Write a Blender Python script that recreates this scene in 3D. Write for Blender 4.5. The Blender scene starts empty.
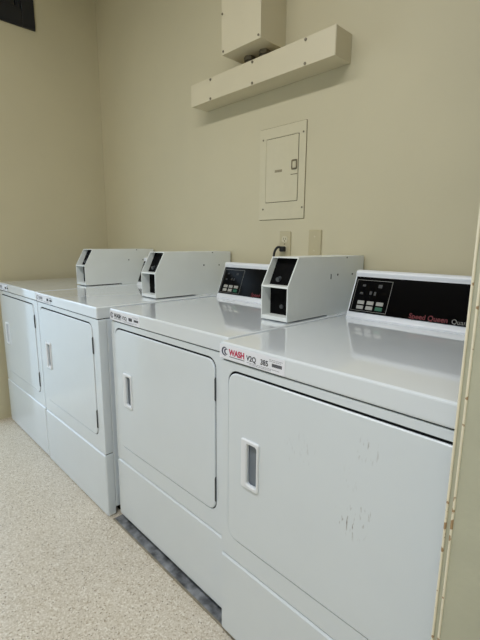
import bpy, bmesh, math, random
from mathutils import Vector, Matrix
random.seed(7)
S = bpy.context.scene
COL = S.collection
PI = math.pi

# ------------------------------------------------------------------ materials
def srgb(r, g, b):
    f = lambda c: (c/255/12.92) if c/255 <= .04045 else ((c/255+.055)/1.055)**2.4
    return (f(r), f(g), f(b), 1)

def mat(name, col, rough=.5, metal=0., coat=0., noise=0., nscale=40., bump=0., bscale=200., spec=.5):
    m = bpy.data.materials.new(name); m.use_nodes = True
    nt = m.node_tree; b = nt.nodes['Principled BSDF']
    b.inputs['Roughness'].default_value = rough
    b.inputs['Metallic'].default_value = metal
    b.inputs['Coat Weight'].default_value = coat
    b.inputs['Coat Roughness'].default_value = .05
    b.inputs['Specular IOR Level'].default_value = spec
    tc = nt.nodes.new('ShaderNodeTexCoord')
    n = nt.nodes.new('ShaderNodeTexNoise'); n.inputs['Scale'].default_value = nscale; n.inputs['Detail'].default_value = 4
    nt.links.new(tc.outputs['Object'], n.inputs['Vector'])
    r = nt.nodes.new('ShaderNodeValToRGB')
    r.color_ramp.elements[0].position = .3; r.color_ramp.elements[1].position = .7
    k = 1-noise
    r.color_ramp.elements[0].color = (col[0]*k, col[1]*k, col[2]*k, 1)
    r.color_ramp.elements[1].color = (min(col[0]*(1+noise*.5), 1), min(col[1]*(1+noise*.5), 1), min(col[2]*(1+noise*.5), 1), 1)
    nt.links.new(n.outputs['Fac'], r.inputs['Fac'])
    nt.links.new(r.outputs['Color'], b.inputs['Base Color'])
    if bump:
        n2 = nt.nodes.new('ShaderNodeTexNoise'); n2.inputs['Scale'].default_value = bscale; n2.inputs['Detail'].default_value = 3
        nt.links.new(tc.outputs['Object'], n2.inputs['Vector'])
        bp = nt.nodes.new('ShaderNodeBump'); bp.inputs['Strength'].default_value = bump; bp.inputs['Distance'].default_value = .002
        nt.links.new(n2.outputs['Fac'], bp.inputs['Height'])
        nt.links.new(bp.outputs['Normal'], b.inputs['Normal'])
    return m

M = {}
WALL = srgb(200, 192, 163)
M['wall'] = mat('wall_paint', WALL, .55, noise=.03, nscale=3, bump=.12, bscale=120, spec=.3)
M['wall_grey'] = mat('grey_wall_paint', srgb(184, 184, 164), .5, noise=.05, nscale=14, bump=.25, bscale=90, spec=.3)
M['ceil'] = mat('ceiling_paint', srgb(225, 220, 205), .7, noise=.02)
M['cream'] = mat('cream_metal_paint', srgb(208, 199, 171), .42, noise=.02, nscale=8)
M['plate'] = mat('cream_plate', srgb(203, 195, 166), .42, noise=.02)
M['almond'] = mat('almond_plastic', srgb(186, 176, 143), .4, noise=.02)
M['white'] = mat('white_enamel', srgb(218, 226, 233), .22, coat=.6, noise=.015, nscale=6)
M['top'] = mat('white_enamel_top', srgb(222, 229, 236), .10, coat=.8, noise=.015, nscale=6)
M['box'] = mat('grey_white_paint', srgb(230, 234, 232), .4, noise=.02, nscale=10)
M['bezel'] = mat('white_plastic', srgb(228, 232, 238), .35, noise=.01)
M['slot'] = mat('grey_recess', srgb(118, 126, 136), .4, noise=.05)
M['black'] = mat('black_paint', srgb(9, 9, 10), .8, noise=.2, spec=.1)
M['glass'] = mat('black_gloss', srgb(4, 4, 6), .15, noise=.1, spec=.09)
M['rubber'] = mat('black_rubber', srgb(20, 20, 20), .6, noise=.2)
M['hinge'] = mat('dark_hinge', srgb(84, 88, 92), .45, metal=.4, noise=.1)
M['screw'] = mat('steel_screw', srgb(122, 114, 96), .4, metal=.5, noise=.1)
M['pan'] = mat('dark_steel_pan', srgb(160, 163, 168), .3, metal=.35, noise=.85, nscale=22)
M['sticker'] = mat('white_sticker', srgb(232, 234, 243), .4, noise=.01)
M['ink'] = mat('dark_ink', srgb(40, 42, 52), .6)
M['greyink'] = mat('grey_ink', srgb(135, 138, 148), .6)
M['navy'] = mat('navy_ink', srgb(62, 62, 88), .6)
M['magenta'] = mat('magenta_ink', srgb(186, 44, 84), .6)
M['red'] = mat('red_print', srgb(100, 8, 24), .5)
M['line'] = mat('grey_print', srgb(130, 130, 126), .5)
M['faint'] = mat('faint_print', srgb(52, 54, 56), .5)
M['key'] = mat('grey_key', srgb(158, 158, 153), .5)
M['greenkey'] = mat('green_key', srgb(28, 92, 70), .5)
M['frame'] = mat('dark_window_frame', srgb(22, 23, 28), .45, noise=.15)
M['pane'] = mat('dark_window_glass', srgb(12, 14, 22), .1, coat=.4, noise=.1)
M['gap_fill'] = mat('dark_gap_fill', srgb(24, 26, 28), .8, noise=.1, spec=.1)  # near-black fill that darkens the gaps between parts
M['lip'] = mat('worn_steel_lip', srgb(150, 142, 126), .45, metal=.2, noise=.3, nscale=50)
M['crack'] = mat('cracked_paint_edge', srgb(118, 108, 84), .8, noise=.5, nscale=60)
M['patch'] = mat('worn_label_patch', srgb(150, 140, 112), .6, noise=.2, nscale=90)
M['lamp'] = bpy.data.materials.new('lamp_diffuser'); M['lamp'].use_nodes = True
_b = M['lamp'].node_tree.nodes['Principled BSDF']
_b.inputs['Emission Color'].default_value = (1, .95, .86, 1); _b.inputs['Emission Strength'].default_value = 1.6

def scuff_mat():
    """white door enamel with a few thin grey scratches (object space: x, z of the door)"""
    m = mat('white_enamel_scuffed', srgb(218, 226, 233), .22, coat=.6, noise=.015, nscale=6)
    nt = m.node_tree; b = nt.nodes['Principled BSDF']
    src = b.inputs['Base Color'].links[0].from_socket
    tc = [n for n in nt.nodes if n.type == 'TEX_COORD'][0]
    mp = nt.nodes.new('ShaderNodeMapping'); mp.inputs['Rotation'].default_value = (0, .45, 0); mp.inputs['Scale'].default_value = (150, 20, 38)
    nt.links.new(tc.outputs['Object'], mp.inputs['Vector'])
    n = nt.nodes.new('ShaderNodeTexNoise'); n.inputs['Scale'].default_value = 1.0; n.inputs['Detail'].default_value = 2
    nt.links.new(mp.outputs['Vector'], n.inputs['Vector'])
    tot = None
    for (x, z, rx, w) in ((.408, .605, .045, 1.0), (.433, .775, .035, .55), (.434, .64, .025, .8), (.27, .71, .05, .25), (.40, .70, .03, .2)):
        d = nt.nodes.new('ShaderNodeVectorMath'); d.operation = 'DISTANCE'
        d.inputs[1].default_value = (x, 0, z)
        nt.links.new(tc.outputs['Object'], d.inputs[0])
        mr = nt.nodes.new('ShaderNodeMapRange'); mr.inputs['From Min'].default_value = rx*.4; mr.inputs['From Max'].default_value = rx
        mr.inputs['To Min'].default_value = w; mr.inputs['To Max'].default_value = 0
        nt.links.new(d.outputs['Value'], mr.inputs['Value'])
        if tot is None: tot = mr.outputs['Result']
        else:
            a = nt.nodes.new('ShaderNodeMath'); a.operation = 'MAXIMUM'
            nt.links.new(tot, a.inputs[0]); nt.links.new(mr.outputs['Result'], a.inputs[1]); tot = a.outputs[0]
    st = nt.nodes.new('ShaderNodeMapRange'); st.inputs['From Min'].default_value = .57; st.inputs['From Max'].default_value = .70
    nt.links.new(n.outputs['Fac'], st.inputs['Value'])
    mu = nt.nodes.new('ShaderNodeMath'); mu.operation = 'MULTIPLY'
    nt.links.new(tot, mu.inputs[0]); nt.links.new(st.outputs['Result'], mu.inputs[1])
    mx = nt.nodes.new('ShaderNodeMix'); mx.data_type = 'RGBA'
    nt.links.new(mu.outputs[0], mx.inputs['Factor']); nt.links.new(src, mx.inputs['A'])
    mx.inputs['B'].default_value = srgb(140, 138, 138)
    nt.links.new(mx.outputs['Result'], b.inputs['Base Color'])
    return m
M['scuffed'] = scuff_mat()

def floor_mat():
    m = bpy.data.materials.new('speckled_floor'); m.use_nodes = True
    nt = m.node_tree; b = nt.nodes['Principled BSDF']
    tc = nt.nodes.new('ShaderNodeTexCoord')
    v = nt.nodes.new('ShaderNodeTexVoronoi'); v.inputs['Scale'].default_value = 240
    nt.links.new(tc.outputs['Object'], v.inputs['Vector'])
    sep = nt.nodes.new('ShaderNodeSeparateColor'); nt.links.new(v.outputs['Color'], sep.inputs['Color'])
    r = nt.nodes.new('ShaderNodeValToRGB'); r.color_ramp.interpolation = 'CONSTANT'
    e = r.color_ramp.elements
    e[0].position = 0; e[0].color = srgb(208, 199, 184)
    e[1].position = .30; e[1].color = srgb(199, 189, 171)
    for p, c in ((.52, (215, 207, 193)), (.72, (188, 176, 156)), (.86, (226, 220, 208)), (.955, (168, 154, 132)), (.985, (136, 124, 106))):
        x = e.new(p); x.color = srgb(*c)
    nt.links.new(sep.outputs['Red'], r.inputs['Fac'])
    n = nt.nodes.new('ShaderNodeTexNoise'); n.inputs['Scale'].default_value = 2.5; n.inputs['Detail'].default_value = 3
    nt.links.new(tc.outputs['Object'], n.inputs['Vector'])
    mr = nt.nodes.new('ShaderNodeMapRange'); mr.inputs['To Min'].default_value = .9; mr.inputs['To Max'].default_value = 1.06
    nt.links.new(n.outputs['Fac'], mr.inputs['Value'])
    mu = nt.nodes.new('ShaderNodeMix'); mu.data_type = 'RGBA'; mu.blend_type = 'MULTIPLY'; mu.inputs['Factor'].default_value = 1
    nt.links.new(r.outputs['Color'], mu.inputs['A']); nt.links.new(mr.outputs['Result'], mu.inputs['B'])
    nt.links.new(mu.outputs['Result'], b.inputs['Base Color'])
    b.inputs['Roughness'].default_value = .34
    return m
M['floor'] = floor_mat()

def trim_mat():
    m = mat('chipped_trim_paint', srgb(232, 225, 203), .4, noise=.02, nscale=20)
    nt = m.node_tree; b = nt.nodes['Principled BSDF']
    src = b.inputs['Base Color'].links[0].from_socket
    tc = [n for n in nt.nodes if n.type == 'TEX_COORD'][0]
    n = nt.nodes.new('ShaderNodeTexNoise'); n.inputs['Scale'].default_value = 70; n.inputs['Detail'].default_value = 5
    nt.links.new(tc.outputs['Object'], n.inputs['Vector'])
    sx = nt.nodes.new('ShaderNodeSeparateXYZ'); nt.links.new(tc.outputs['Object'], sx.inputs['Vector'])
    mr = nt.nodes.new('ShaderNodeMapRange')       # worn band round hip height
    mr.inputs['From Min'].default_value = .06; mr.inputs['From Max'].default_value = .0
    mr.inputs['To Min'].default_value = 0; mr.inputs['To Max'].default_value = .18
    s = nt.nodes.new('ShaderNodeMath'); s.operation = 'SUBTRACT'; s.inputs[1].default_value = .765
    a = nt.nodes.new('ShaderNodeMath'); a.operation = 'ABSOLUTE'
    nt.links.new(sx.outputs['Z'], s.inputs[0]); nt.links.new(s.outputs[0], a.inputs[0]); nt.links.new(a.outputs[0], mr.inputs['Value'])
    ad = nt.nodes.new('ShaderNodeMath'); ad.operation = 'ADD'
    nt.links.new(n.outputs['Fac'], ad.inputs[0]); nt.links.new(mr.outputs['Result'], ad.inputs[1])
    gt = nt.nodes.new('ShaderNodeMapRange'); gt.inputs['From Min'].default_value = .625; gt.inputs['From Max'].default_value = .665
    nt.links.new(ad.outputs[0], gt.inputs['Value'])
    mx = nt.nodes.new('ShaderNodeMix'); mx.data_type = 'RGBA'
    nt.links.new(gt.outputs['Result'], mx.inputs['Factor']); nt.links.new(src, mx.inputs['A']); mx.inputs['B'].default_value = srgb(168, 140, 104)
    nt.links.new(mx.outputs['Result'], b.inputs['Base Color'])
    return m
M['trim'] = trim_mat()

# ------------------------------------------------------------------ mesh helpers
def link(name, bm, m, parent=None, loc=None, smooth=False):
    me = bpy.data.meshes.new(name)
    bmesh.ops.recalc_face_normals(bm, faces=bm.faces[:])
    bm.to_mesh(me); bm.free()
    o = bpy.data.objects.new(name, me); COL.objects.link(o)
    if m: me.materials.append(m)
    if parent: o.parent = parent
    if loc: o.location = loc
    if smooth:
        for p in me.polygons: p.use_smooth = True
    return o

def box(bm, x0, x1, y0, y1, z0, z1, bev=0., seg=2):
    r = bmesh.ops.create_cube(bm, size=1)
    vs = r['verts']
    for v in vs:
        v.co = Vector(((x0+x1)/2+v.co.x*(x1-x0), (y0+y1)/2+v.co.y*(y1-y0), (z0+z1)/2+v.co.z*(z1-z0)))
    if bev:
        es = list({e for v in vs for e in v.link_edges})
        bmesh.ops.bevel(bm, geom=es, offset=bev, segments=seg, affect='EDGES', profile=.5)
    return bm

def cyl(bm, p0, p1, r, n=12, r2=None):
    p0 = Vector(p0); p1 = Vector(p1); d = p1-p0
    q = d.to_track_quat('Z', 'Y').to_matrix().to_4x4()
    bmesh.ops.create_cone(bm, cap_ends=True, segments=n, radius1=r, radius2=r if r2 is None else r2, depth=d.length,
                          matrix=Matrix.Translation((p0+p1)/2) @ q)
    return bm

def rrect(x0, x1, z0, z1, r, k=5):
    """rounded rectangle outline as (x, z), corner by corner"""
    pts = []
    for (cx, cz, a0) in ((x1-r, z1-r, 0), (x0+r, z1-r, PI/2), (x0+r, z0+r, PI), (x1-r, z0+r, 1.5*PI)):
        for i in range(k+1):
            a = a0+PI/2*i/k
            pts.append((cx+r*math.cos(a), cz+r*math.sin(a)))
    return pts

def ring(bm, outer, inner, y0, y1, cham=0.):
    """plate in the xz plane between y0 (front) and y1 with a hole; inner may be None"""
    n = len(outer)
    def loop(pts, y): return [bm.verts.new((p[0], y, p[1])) for p in pts]
    def shr(pts, c):
        mx = sum(p[0] for p in pts)/n; mz = sum(p[1] for p in pts)/n
        w = max(abs(p[0]-mx) for p in pts); h = max(abs(p[1]-mz) for p in pts)
        return [(mx+(p[0]-mx)*(1-c/w), mz+(p[1]-mz)*(1-c/h)) for p in pts]
    of = loop(shr(outer, cham) if cham else outer, y0)
    om = loop(outer, y0+cham) if cham else of
    ob = loop(outer, y1)
    def band(a, b):
        for i in range(n): 
            bm.faces.new((a[i], a[(i+1) % n], b[(i+1) % n], b[i]))
    if cham: band(of, om)
    band(om, ob)
    if inner:
        fi = loop(shr(inner, -cham) if cham else inner, y0)
        im = loop(inner, y0+cham) if cham else fi
        bi = loop(inner, y1)
        band(fi, of); band(bi, ob)
        if cham: band(im, fi)
        band(bi, im)
    else:
        bm.faces.new(of); bm.faces.new(ob)
    return bm

def prism(bm, prof, x0, x1):
    """profile of (y, z) points extruded along x"""
    a = [bm.verts.new((x0, y, z)) for y, z in prof]; b = [bm.verts.new((x1, y, z)) for y, z in prof]
    n = len(prof)
    for i in range(n): bm.faces.new((a[i], a[(i+1) % n], b[(i+1) % n], b[i]))
    bm.faces.new(a); bm.faces.new(b)
    return bm

def tube(bm, pts, r, n=8):
    ring_prev = None
    for i, p in enumerate(pts):
        p = Vector(p)
        t = (Vector(pts[min(i+1, len(pts)-1)])-Vector(pts[max(i-1, 0)])).normalized()
        u = t.orthogonal().normalized() if ring_prev is None else (pu-t*pu.dot(t)).normalized()
        w = t.cross(u); pu = u
        cur = [bm.verts.new(p+u*r*math.cos(2*PI*k/n)+w*r*math.sin(2*PI*k/n)) for k in range(n)]
        if ring_prev:
            for k in range(n): bm.faces.new((ring_prev[k], ring_prev[(k+1) % n], cur[(k+1) % n], cur[k]))
        else: bm.faces.new(cur)
        ring_prev = cur
    bm.faces.new(ring_prev)
    return bm

def text_bm(bm, s, size, mtx, bold=0., sx=1.0, depth=.00015):
    cu = bpy.data.curves.new('lettering', 'FONT'); cu.body = s; cu.size = size; cu.extrude = depth; cu.offset = bold
    o = bpy.data.objects.new('lettering', cu); COL.objects.link(o)
    dg = bpy.context.evaluated_depsgraph_get()
    me = bpy.data.meshes.new_from_object(o.evaluated_get(dg))
    me.transform(mtx @ Matrix.Diagonal((sx, 1, 1, 1)))
    bm.from_mesh(me)
    bpy.data.objects.remove(o); bpy.data.curves.remove(cu); bpy.data.meshes.remove(me)
    return bm

FACE = Matrix.Rotation(PI/2, 4, 'X')          # text plane xy -> xz, facing -y

def thing(name, label, cat, loc, group=None):
    o = bpy.data.objects.new(name, None); COL.objects.link(o); o.location = loc; o.empty_display_size = .05
    o['label'] = label; o['category'] = cat
    if group: o['group'] = group
    return o

def struct(name, bm, m, parent=None, **k):
    o = link(name, bm, m, parent, **k)
    if not parent: o['kind'] = 'structure'
    return o
B = bmesh.new

# ------------------------------------------------------------------ the room
WY, LX, RX, FY, CZ = .77, -.742, 3.5, -3.1, 2.95
TX = 2.033                                   # left edge of the wall return on the right
struct('floor', box(B(), LX-.2, RX+.2, FY-.2, WY+.2, -.12, 0), M['floor'])
struct('ceiling', box(B(), LX-.2, RX+.2, FY-.2, WY+.2, CZ, CZ+.12), M['ceil'])
struct('wall_back', box(B(), LX-.2, RX+.2, WY, WY+.15, 0, CZ), M['wall'])
D0, D1, DH = -1.0, -.16, 2.12               # daylight doorway in the left wall
W0, W1, WB, WT = -.32, .358, 2.458, 2.86     # high dark window in the left wall
bm = B()
box(bm, LX-.14, LX, D1, WY, 0, DH)
box(bm, LX-.14, LX, FY, D0, 0, DH)
box(bm, LX-.14, LX, FY, WY, DH, WB)
box(bm, LX-.14, LX, FY, WY, WT, CZ)
box(bm, LX-.14, LX, W1, WY, WB, WT)
box(bm, LX-.14, LX, FY, W0, WB, WT)
struct('wall_left', bm, M['wall'])
bm = B(); V0, V1, VB, VT = 1.5, 3.0, 1.0, 2.25      # unseen window added behind the camera for front fill light
box(bm, LX-.2, V0, FY-.15, FY, 0, CZ); box(bm, V1, RX+.2, FY-.15, FY, 0, CZ)
box(bm, V0, V1, FY-.15, FY, 0, VB); box(bm, V0, V1, FY-.15, FY, VT, CZ)
struct('wall_front', bm, M['wall'])
struct('wall_far_right', box(B(), RX, RX+.15, FY, WY, 0, CZ), M['wall'])['label'] = 'far right side wall of the room'
struct('wall_right', box(B(), TX+.0125, RX, -.10, -.030, 0, CZ), M['wall_grey'])
# corner bead: two rounded ridges with a groove between, chipped
bm = B()
for x in (TX+.0018, TX+.0108):
    cyl(bm, (x, -.1005, 0), (x, -.1005, CZ), .0019, 10)
gr = box(B(), TX+.0004, TX+.0125, -.0992, -.030, 0, CZ)
o = struct('trim_1', bm, M['trim']); o['label'] = 'chipped cream corner bead on the end of the right wall'
link('bead_core', gr, M['wall_grey'], o)
# dark window
w = bpy.data.objects.new('window_1', None); COL.objects.link(w); w.location = (LX, (W0+W1)/2, WB); w['kind'] = 'structure'
w['label'] = 'dark framed window high on the left wall'
hw, hh = (W1-W0)/2, WT-WB
bm = B()
f = .075
box(bm, -.13, .012, -hw, -hw+f, 0, hh, .004); box(bm, -.13, .012, hw-f, hw, 0, hh, .004)
box(bm, -.13, .012, -hw+f, hw-f, 0, f+.02, .004); box(bm, -.13, .012, -hw+f, hw-f, hh-f, hh, .004)
link('window_frame', bm, M['frame'], w)
bm = B()
g = .018
box(bm, -.05, -.004, -hw+f, -hw+f+g, f+.02, hh-f, .002); box(bm, -.05, -.004, hw-f-g, hw-f, f+.02, hh-f, .002)
box(bm, -.05, -.004, -hw+f+g, hw-f-g, f+.02, f+.02+g, .002); box(bm, -.05, -.004, -hw+f+g, hw-f-g, hh-f-g, hh-f, .002)
link('sash', bm, M['frame'], w)
link('pane', box(B(), -.04, -.03, -hw+f+g, hw-f-g, f+.02+g, hh-f-g), M['pane'], w)

# ceiling lamps (out of frame, over the aisle)
for i, (lx, ly) in enumerate(((.5, -1.1), (1.95, -1.1))):
    t = thing('ceiling_lamp', ('long fluorescent ceiling lamp over the aisle near the left doorway', 'long fluorescent ceiling lamp over the aisle near the right wall')[i],
              'lamp', (lx, ly, CZ), 'ceiling lamps over the aisle')
    link('housing', box(B(), -.62, .62, -.12, .12, -.06, 0, .006), M['bezel'], t)
    link('diffuser', box(B(), -.6, .6, -.10, .10, -.075, -.0605, .004), M['lamp'], t)

# ------------------------------------------------------------------ dryers
W_ = .683; ZT = .92; DEP = .70
# console face plane in dryer space with y measured from the wall-side layout (set per dryer)
CA = Vector((0, .560, .930)); CB = Vector((0, .614, 1.068))
CT = (CB-CA).normalized(); CN = Vector((1, 0, 0)).cross(CT).normalized()   # points to -y, up
if CN.y > 0: CN = -CN

def make_dryer(x, y, zb, label, cons_x1, sticker, scuffed=False, zoff=0.):
    t = thing('tumble_dryer', label, 'dryer', (x, y, 0), 'white coin dryers along the back wall')
    yb = .736-y
    # cabinet
    link('cabinet', box(B(), .0015, W_-.0015, .034, yb, zb+.03, .870, .006), M['white'], t)
    # front panel with door opening
    dx0, dx1, dz0, dz1 = .030, W_-.058, .360, .843
    bm = B()
    k = 6
    ring(bm, rrect(0, W_, .2915, .8695, .006, k), rrect(dx0-.0025, dx1+.0034, dz0-.003, dz1+.0062, .034, k), 0, .0335, .0009)
    link('front_panel', bm, M['white'], t)
    gf = B(); ring(gf, rrect(dx0-.0023, dx1+.0032, dz0-.0028, dz1+.0060, .034, k), rrect(dx0+.006, dx1-.006, dz0+.006, dz1-.006, .028, k), .0030, .0060)
    link('door_gap_shade', gf, M['gap_fill'], t)  # dark ring painting the shade into the gap round the door
    link('lid_gap_shade', box(B(), .006, W_-.006, .0035, .0335, .8696, .8724), M['gap_fill'], t)  # dark strip standing in for shade under the lid edge
    link('panel_gap_shade', box(B(), .006, W_-.006, .0035, .0335, .2886, .2914), M['gap_fill'], t)  # same for the lower seam: its shade is a dark strip
    # lower panel
    link('lower_panel', ring(B(), rrect(0, W_, zb, .2885, .006, k), None, -.0030, .0335, .0050), M['white'], t)
    link('toe_kick', box(B(), .02, W_-.02, .060, yb-.02, 0 if zb < .02 else .0042, zb+.034), M['black'], t)
    # door with a hole for the pull
    hx0, hx1, hz0, hz1 = .083, .146, .541, .678
    bm = B()
    ring(bm, rrect(dx0, dx1, dz0, dz1, .032, k), rrect(hx0+.0215, hx1-.008, hz0+.012, hz1-.011, .007, k), -.0025, .0028, .0018)
    ring(bm, rrect(dx0+.0065, dx1-.0065, dz0+.0065, dz1-.0065, .027, k), rrect(hx0+.012, hx1-.002, hz0+.004, hz1-.004, .007, k), .0028, .020)
    d = link('door', bm, M['scuffed'] if scuffed else M['white'], t)
    bm = B()
    ring(bm, rrect(hx0, hx1, hz0, hz1, .006, k), rrect(hx0+.0215, hx1-.008, hz0+.012, hz1-.011, .007, k), -.0075, -.0026, .0025)
    h = link('door_pull', bm, M['bezel'], d)
    link('pull_recess', box(B(), hx0+.016, hx1-.004, .0045, .0185, hz0+.008, hz1-.008), M['slot'], d)['label'] = 'grey recess behind the door pull'
    for (z0, z1) in ((.395, .477), (.720, .792)):
        bm = B()
        box(bm, dx1+.0003, dx1+.0031, -.0030, .015, z0, z1, .0008)
        cyl(bm, (dx1+.0019, -.0030, z0+.004), (dx1+.0019, -.0030, z1-.004), .0021, 10)
        link('hinge', bm, M['hinge'], t)
    # lid
    link('top_panel', box(B(), -.0005, W_+.0005, -.004, yb, .8725, ZT, .0055, 3), M['top'], t)
    # console
    o = Vector((0, -y, 0))
    prof = [(.557, ZT), (.557, .9245)]
    prof += [(p.y, p.z) for p in (CA, CA+CT*.142)]
    top = CA+CT*.150
    prof += [(top.y-.0045, top.z+.004), (top.y-.002, top.z+.009), (top.y+.005, top.z+.0125), (top.y+.018, top.z+.0135), (top.y+.05, top.z+.010), (.732, 1.072), (.732, ZT)]
    prof = [(a-y, b) for a, b in prof]
    c = link('console', prism(B(), prof, .028, cons_x1), M['bezel'], t)
    def onface(px, s, h=0.):
        p = CA+CT*s+CN*h; return Vector((px, p.y-y, p.z))
    def slab(bm, x0, x1, s0, s1, h0, h1):
        vs = [bm.verts.new(onface(a, b, hh)) for hh in (h0, h1) for a, b in ((x0, s0), (x1, s0), (x1, s1), (x0, s1))]
        for q in ((0, 1, 2, 3), (4, 5, 6, 7), (0, 1, 5, 4), (1, 2, 6, 5), (2, 3, 7, 6), (3, 0, 4, 7)): bm.faces.new([vs[i] for i in q])
        return bm
    link('control_glass', slab(B(), .034, cons_x1-.012, .012, .139, .0002, .0030), M['glass'], c)
    bm = B(); lw = .0013                                         # printed frame round the keys
    a0, a1, b0, b1 = .040, .170, .017, .128
    for q in ((a0, a1, b0, b0+lw), (a0, a1, b1-lw, b1), (a0, a0+lw, b0, b1), (a1-lw, a1, b0, b1)): slab(bm, *q, .0030, .0033)
    link('keypad_outline', bm, M['line'], c)
    for r in range(2):
        for q in range(3):
            cx = .0725+.0345*q; cs = .0475-.0175*r
            green = (r == 1 and q == 2)
            kb = link('button', slab(B(), cx-.0125, cx+.0125, cs-.0062, cs+.0062, .0031, .0042), M['greenkey' if green else 'key'], c)
            if green: kb['label'] = 'green start button'
    for (cx, cs, ww, hh) in ((.070, .108, .012, .007), (.129, .109, .014, .012), (.066, .080, .012, .007), (.100, .083, .009, .012), (.116, .082, .007, .013)):
        link('cycle_symbol', slab(B(), cx-ww/2, cx+ww/2, cs-hh/2, cs+hh/2, .0030, .0032), M['faint'], c)
    rot = Matrix((Vector((1, 0, 0)), CT, CN)).transposed().to_4x4()
    bm = B()
    text_bm(bm, 'Speed Queen', .0225, Matrix.Translation(onface(.247, .0155, .0032)) @ rot, bold=.0004, sx=.95)
    link('brand_lettering', bm, M['red'], c)
    if cons_x1 > .6:
        bm = B(); text_bm(bm, 'Quantum', .020, Matrix.Translation(onface(.374, .0155, .0032)) @ rot, sx=.95)
        link('model_lettering', bm, M['line'], c)
    # sticker on the front of the top panel
    if sticker:
        kind = sticker
        z0, z1, L = .8765, .9135, .222
        s = link('label_sticker', box(B(), -.001 if kind == 'clear' else .003, L if kind != 'pale' else .19, -.0048, -.0041, z0, z1), M['sticker'], t)
        T = lambda px, pz: Matrix.Translation((px, -.0050, pz)) @ FACE
        bm = B()                                                 # crescent marks
        for r, cx in ((.0105, .020), (.0070, .026)):
            pts = []
            for i in range(11):
                a = PI*.32+PI*1.36*i/10; wd = .0022*math.sin(PI*i/10)+.0004
                pts.append((cx+(r+wd)*math.cos(a), cx, (r+wd)*math.sin(a), (r-wd)*math.cos(a)+cx, (r-wd)*math.sin(a)))
            for i in range(10):
                p, q = pts[i], pts[i+1]
                zc = (z0+z1)/2+.001
                bm.faces.new([bm.verts.new((xx, -.0050, zc+zz)) for xx, zz in ((p[0], p[2]), (q[0], q[2]), (q[3], q[4]), (p[3], p[4]))])
        pale = kind == 'pale'
        link('logo', bm, M['greyink' if pale else 'navy'], s)
        bm = B(); text_bm(bm, 'WASH', .0215, T(.036, .8895), bold=.0009, sx=.90)
        link('wash_lettering', bm, M['magenta' if kind == 'clear' else 'greyink' if pale else 'ink'], s)
        bm = B(); box(bm, .037, .092, -.0050, -.0047, .8840, .8856)
        if kind == 'clear':
            text_bm(bm, 'V2Q', .0185, T(.099, .8885), bold=.0004, sx=.92); text_bm(bm, '385', .0185, T(.146, .8885), bold=.0004, sx=.92)
        elif kind == 'dark':
            text_bm(bm, 'V2Q', .0185, T(.099, .8885), bold=.0004, sx=.92)
        link('number_lettering', bm, M['ink'], s)
        bm = B()
        for i in range(9): box(bm, .183+i*.0034, .1858+i*.0034, -.0050, -.0047, .8905, .8985)
        if kind != 'clear':
            for i in range(7): box(bm, .146+i*.0036, .149+i*.0036, -.0050, -.0047, .889, .901)
        link('barcode', bm, M['ink'], s)
        bm = B()
        for (x0, x1, zz) in ((.100, .205, .8835), (.110, .180, .8800), (.175, .215, .9065), (.175, .210, .9030)):
            xx = x0
            while xx < x1:
                wv = random.uniform(.003, .008); box(bm, xx, min(xx+wv, x1), -.0050, -.0047, zz-.0006, zz+.0006); xx += wv+.0016
        link('fine_print', bm, M['greyink'], s)
    return t

make_dryer(-.695, .002, .005, 'leftmost white coin dryer, in the corner against the left wall', .465, 'pale')
make_dryer(0, 0, .003, 'second white coin dryer from the left, its right side panel showing', .495, 'pale')
make_dryer(.7245, .034, .030, 'third white coin dryer from the left, set back with dark gap below', .528, 'dark')
make_dryer(1.4206, -.006, .028, 'nearest white coin dryer with pink WASH sticker and scuffed door', .655, 'clear', True)

# dark steel pan under the two right dryers
bm = B()
o = thing('drip_pan', 'dark steel floor pan under the third and nearest dryers', 'pan', (.708, .006, 0))
link('tray', box(bm, 0, 1.39, .0045, .69, 0, .004), M['pan'], o)
link('front_lip', box(B(), 0, 1.39, .0005, .0045, 0, .0080, .0006), M['lip'], o)
 
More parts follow.
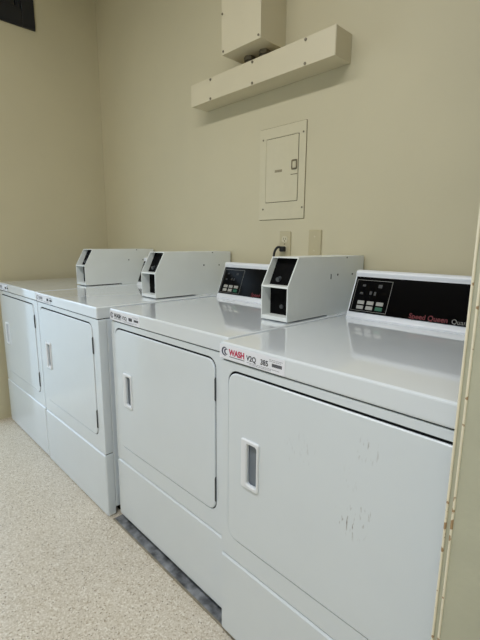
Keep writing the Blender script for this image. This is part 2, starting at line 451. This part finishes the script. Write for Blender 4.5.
# ------------------------------------------------------------------ coin boxes
def coin_box(x0, x1, label, slot=False):
    w = x1-x0; y0 = .300; yk = .352; yb = .758; z0 = ZT; zt = 1.129; zk = 1.036; th = .0035; ym = .527
    t = thing('coin_box', label, 'coin box', (x0, 0, z0), 'coin boxes on the dryer tops')
    H = zt-z0; K = zk-z0; g = .004
    side = [(y0, g), (y0, K), (yk, H), (yb, H), (yb, 0), (ym, 0), (ym, g)]
    link('side_plate', prism(B(), side, 0, th), M['box'], t)
    link('side_plate', prism(B(), side, w-th, w), M['box'], t)
    bm = B()
    box(bm, th, w-th, yk+.0005, ym, H-th, H)                        # top
    link('top_plate', bm, M['box'], t)
    link('shelf', box(B(), th, w-th, y0+.001, y0+.0415, K-.005, K+.0015, .0008), M['box'], t)
    link('bottom_lip', box(B(), th, w-th, y0+.001, ym-.002, g, g+.013, .0008), M['box'], t)
    # recessed dark coin mechanism above, coin vault below
    up = [(y0+.036, K+.0017), (yk+.026, H-th), (ym-.004, H-th), (ym-.004, K+.0015)]
    link('coin_mechanism', prism(B(), up, th, w-th), M['black'], t)
    link('coin_vault', box(B(), th, w-th, y0+.042, ym-.004, g+.013, K-.005), M['black'], t)
    bm = B(); cyl(bm, (.040, y0+.060, K+.024), (.040, y0+.034, K+.018), .008, 14)
    link('lock', bm, M['hinge'], t)
    bm = B(); cyl(bm, (.055, y0+.050, .045), (.055, y0+.038, .045), .007, 14)
    link('vault_lock', bm, M['hinge'], t)
    # wider housing at the back, sits on the dryer
    bm = B()
    box(bm, th+.0003, w-th-.0003, ym+.0004, yb, 0, H-.0002, .0008)
    link('rear_housing', bm, M['box'], t)
    bm = B(); box(bm, .012, w-.012, y0+.05, ym-.01, 0, .0038)
    link('mounting_plate', bm, M['black'], t)
    for (yy, zz, r) in ((.580, 1.064, .0038), (.636, 1.124, .003), (.679, 1.062, .0035)):
        bm = B(); cyl(bm, (w-.001, yy, zz-z0), (w+.0014, yy, zz-z0), r, 12)
        link('screw', bm, M['hinge'], t)
    if slot: bm = B(); box(bm, w-.0005, w+.0010, .536, .540, 1.050-z0, 1.068-z0)
    if slot: link('side_slot', bm, M['hinge'], t)
    return t
coin_box(-.217, -.097, 'coin box on the leftmost dryer, nearest the left corner')
coin_box(.514, .6306, 'coin box on the second dryer from the left, middle of three')
coin_box(1.278, 1.391, 'coin box on the third dryer, nearest one with both openings facing forward', True)

# ------------------------------------------------------------------ wall fixtures
# wireway
X0, X1, Z0, Z1, DY = .437, 1.277, 1.840, 1.938, .105
t = thing('wiring_trough', 'long cream metal wiring trough on the wall under the junction box', 'wiring trough', (X0, WY, Z0))
L = X1-X0; H = Z1-Z0
link('body', box(B(), .001, L-.001, -DY+.004, -.0005, 0, H, .001), M['cream'], t)
link('cover', box(B(), 0, L, -DY, -DY+.003, -.001, H+.001, .001), M['cream'], t)
link('end_cap', box(B(), L-.001, L+.002, -DY+.002, -.0005, -.0005, H+.0005, .0008), M['cream'], t)
for xx in (.150, .427, .708):
    for zz in (.0070, .0900):
        bm = B(); cyl(bm, (xx, -DY+.001, zz), (xx, -DY-.003, zz), .0055, 10)
        link('screw', bm, M['screw'], t)
# junction box above
X0, X1, Z0, DY = .722, .957, 1.981, .155
t = thing('junction_box', 'cream metal junction box high on the wall above the wiring trough', 'junction box', (X0, WY, Z0))
L = X1-X0; H = .42
bm = B(); box(bm, .001, L-.001, -DY+.003, -.0005, 0, H, .0012)
link('body', bm, M['cream'], t)
link('cover', box(B(), 0, L, -DY, -DY+.0025, -.001, H, .001), M['cream'], t)
for xx, zz in ((.006, .16), (.012, .012), (L-.012, .012)):
    bm = B(); cyl(bm, (xx, -DY+.001, zz), (xx, -DY-.0025, zz), .0045, 10); link('screw', bm, M['screw'], t)
for xx in (.075, .165):
    bm = B(); cyl(bm, (xx, -.055, -.0425), (xx, -.055, 0), .017, 18); cyl(bm, (xx, -.055, -.016), (xx, -.055, -.001), .026, 6)
    link('conduit_nipple', bm, M['screw'], t)
# breaker panel
t = thing('breaker_panel', 'painted-over breaker panel set flush in the back wall', 'electrical panel', (.822, WY, 1.280))
L, H = .264, .400
bm = B(); ring(bm, rrect(0, L, 0, H, .004, 3), rrect(.0378, .0375+.1902, .0758, .3545, .004, 3), -.0045, -.0003, .001); link('cover', bm, M['plate'], t)
link('door_gap', box(B(), .030, .236, -.0018, -.0012, .070, .360), M['gap_fill'], t)
link('paint_crack', ring(B(), rrect(-.0018, L+.0018, -.0018, H+.0018, .005, 3), rrect(.02, L-.02, .02, H-.02, .004, 3), -.0009, -.0002), M['crack'], t)
d = link('door', ring(B(), rrect(.0400, .2252, .0778, .3524, .004, 3), None, -.0060, -.0020, .0012), M['plate'], t)
bm = B(); ring(bm, rrect(.190, .2225, .208, .250, .006, 3), rrect(.1955, .2165, .2150, .2430, .004, 3), -.0085, -.0061, .001)
link('latch', bm, M['crack'], d)
link('latch_slide', box(B(), .1975, .2145, -.0090, -.0061, .219, .239, .0008), M['plate'], d)
link('latch_plate', box(B(), .188, .2245, -.0068, -.0061, .188, .1905), M['crack'], d)
link('label_patch', box(B(), .095, .138, -.0066, -.0061, .206, .2165), M['patch'], d)['label'] = 'worn grey label patch'
for xx, zz in ((.021, .355), (.250, .355), (.025, .048), (.254, .047)):
    bm = B(); cyl(bm, (xx, -.004, zz), (xx, -.0062, zz), .0042, 10); link('screw', bm, M['screw'], t)
# outlet
t = thing('wall_outlet', 'almond double outlet with a black plug in its lower socket', 'outlet', (.953, WY, 1.113), )
link('cover_plate', ring(B(), rrect(0, .066, 0, .112, .004, 3), None, -.0055, -.0003, .0022), M['almond'], t)
for zz in (.0345, .0775):
    s = link('socket', ring(B(), rrect(.017, .049, zz-.0145, zz+.0145, .010, 4), None, -.0072, -.0055, .0008), M['plate'], t)
    bm = B()
    box(bm, .0255, .0272, -.0076, -.0071, zz-.002, zz+.007); box(bm, .0388, .0405, -.0076, -.0071, zz-.002, zz+.006)
    cyl(bm, (.033, -.0071, zz-.0075), (.033, -.0076, zz-.0075), .0026, 10)
    link('slots', bm, M['black'], s)
bm = B(); cyl(bm, (.033, -.0054, .056), (.033, -.0068, .056), .003, 10); link('screw', bm, M['screw'], t)
# power cord with plug
t = thing('power_cord', 'black power cord plugged into the almond wall outlet', 'cord', (.953, WY, 1.113))
bm = B()
box(bm, .021, .045, -.031, -.0085, .022, .046, .005)
link('plug', bm, M['rubber'], t)
P0 = [(.033, -.024, .034), (.030, -.032, .041), (.021, -.037, .042), (.010, -.039, .033), (.002, -.040, .015), (-.002, -.040, -.02), (-.002, -.036, -.075), (-.004, -.026, -.14), (-.006, -.019, -.185)]
pts = []
for i in range(len(P0)-1):
    a, b, c_, d_ = [Vector(P0[min(max(j, 0), len(P0)-1)]) for j in (i-1, i, i+1, i+2)]
    for k in range(6):
        s = k/6; pts.append(.5*((2*b)+(c_-a)*s+(2*a-5*b+4*c_-d_)*s*s+(3*b-a-3*c_+d_)*s**3))
pts.append(Vector(P0[-1]))
link('cable', tube(B(), pts, .0055, 10), M['rubber'], t, smooth=True)
# blank plate
t = thing('blank_wall_plate', 'almond blank wall plate to the right of the outlet', 'wall plate', (1.118, WY, 1.115))
link('plate', ring(B(), rrect(0, .066, 0, .115, .004, 3), None, -.0062, -.0003, .0025), M['almond'], t)
for zz in (.028, .087):
    bm = B(); cyl(bm, (.033, -.0060, zz), (.033, -.0074, zz), .0035, 10); link('screw', bm, M['plate'], t)

# ------------------------------------------------------------------ daylight outside the doorway
bm = B(); box(bm, LX-9, LX-.2, -9, 7, -.14, -.02)
o = struct('floor_outside', bm, mat('concrete', srgb(190, 188, 182), .8, noise=.1, nscale=6))
wd = bpy.data.worlds.new('sky'); S.world = wd; wd.use_nodes = True
bg = wd.node_tree.nodes['Background']
bg.inputs['Color'].default_value = (.64, .82, 1.0, 1); bg.inputs['Strength'].default_value = 3.1
def area(name, loc, rot, sx, sy, e, col, portal=False):
    l = bpy.data.lights.new(name, 'AREA'); l.shape = 'RECTANGLE'; l.size = sx; l.size_y = sy; l.energy = e; l.color = col
    o = bpy.data.objects.new(name, l); COL.objects.link(o); o.location = loc; o.rotation_euler = rot
    if portal: l.cycles.is_portal = True
    return o
area('daylight_portal', (LX-.13, (D0+D1)/2, DH/2), (0, -PI/2, 0), DH, D1-D0, 1, (1, 1, 1), True)
area('fill_window_portal', ((V0+V1)/2, FY-.14, (VB+VT)/2), (PI/2, 0, 0), V1-V0, VT-VB, 1, (1, 1, 1), True)  # portal for the added fill window
for lx, ly, e in ((.5, -1.1, 18), (1.95, -1.1, 34)):
    area('tube_light', (lx, ly, CZ-.08), (0, 0, 0), 1.2, .2, e, (.98, .98, 1))

# ------------------------------------------------------------------ camera
F, YAW, PIT, ROL = 411.653, .79924, -.18688, .00824
fw = Vector((-math.sin(YAW)*math.cos(PIT), math.cos(YAW)*math.cos(PIT), math.sin(PIT)))
r = Vector((math.cos(YAW), math.sin(YAW), 0)); u = r.cross(fw)
r2 = r*math.cos(ROL)+u*math.sin(ROL); u2 = -r*math.sin(ROL)+u*math.cos(ROL)
cam = bpy.data.cameras.new('camera'); co = bpy.data.objects.new('camera', cam); COL.objects.link(co)
mt = Matrix((r2, u2, -fw)).transposed().to_4x4(); mt.translation = Vector((2.2135, -.7090, 1.1760))
co.matrix_world = mt
cam.sensor_fit = 'VERTICAL'; cam.sensor_height = 32; cam.lens = F/640*32; cam.clip_start = .01
S.camera = co
S.view_settings.view_transform = 'Standard'; S.view_settings.look = 'None'
S.view_settings.exposure = -.26; S.view_settings.gamma = 1; S.view_settings.use_curve_mapping = False
S.cycles.max_bounces = 10; S.cycles.diffuse_bounces = 6
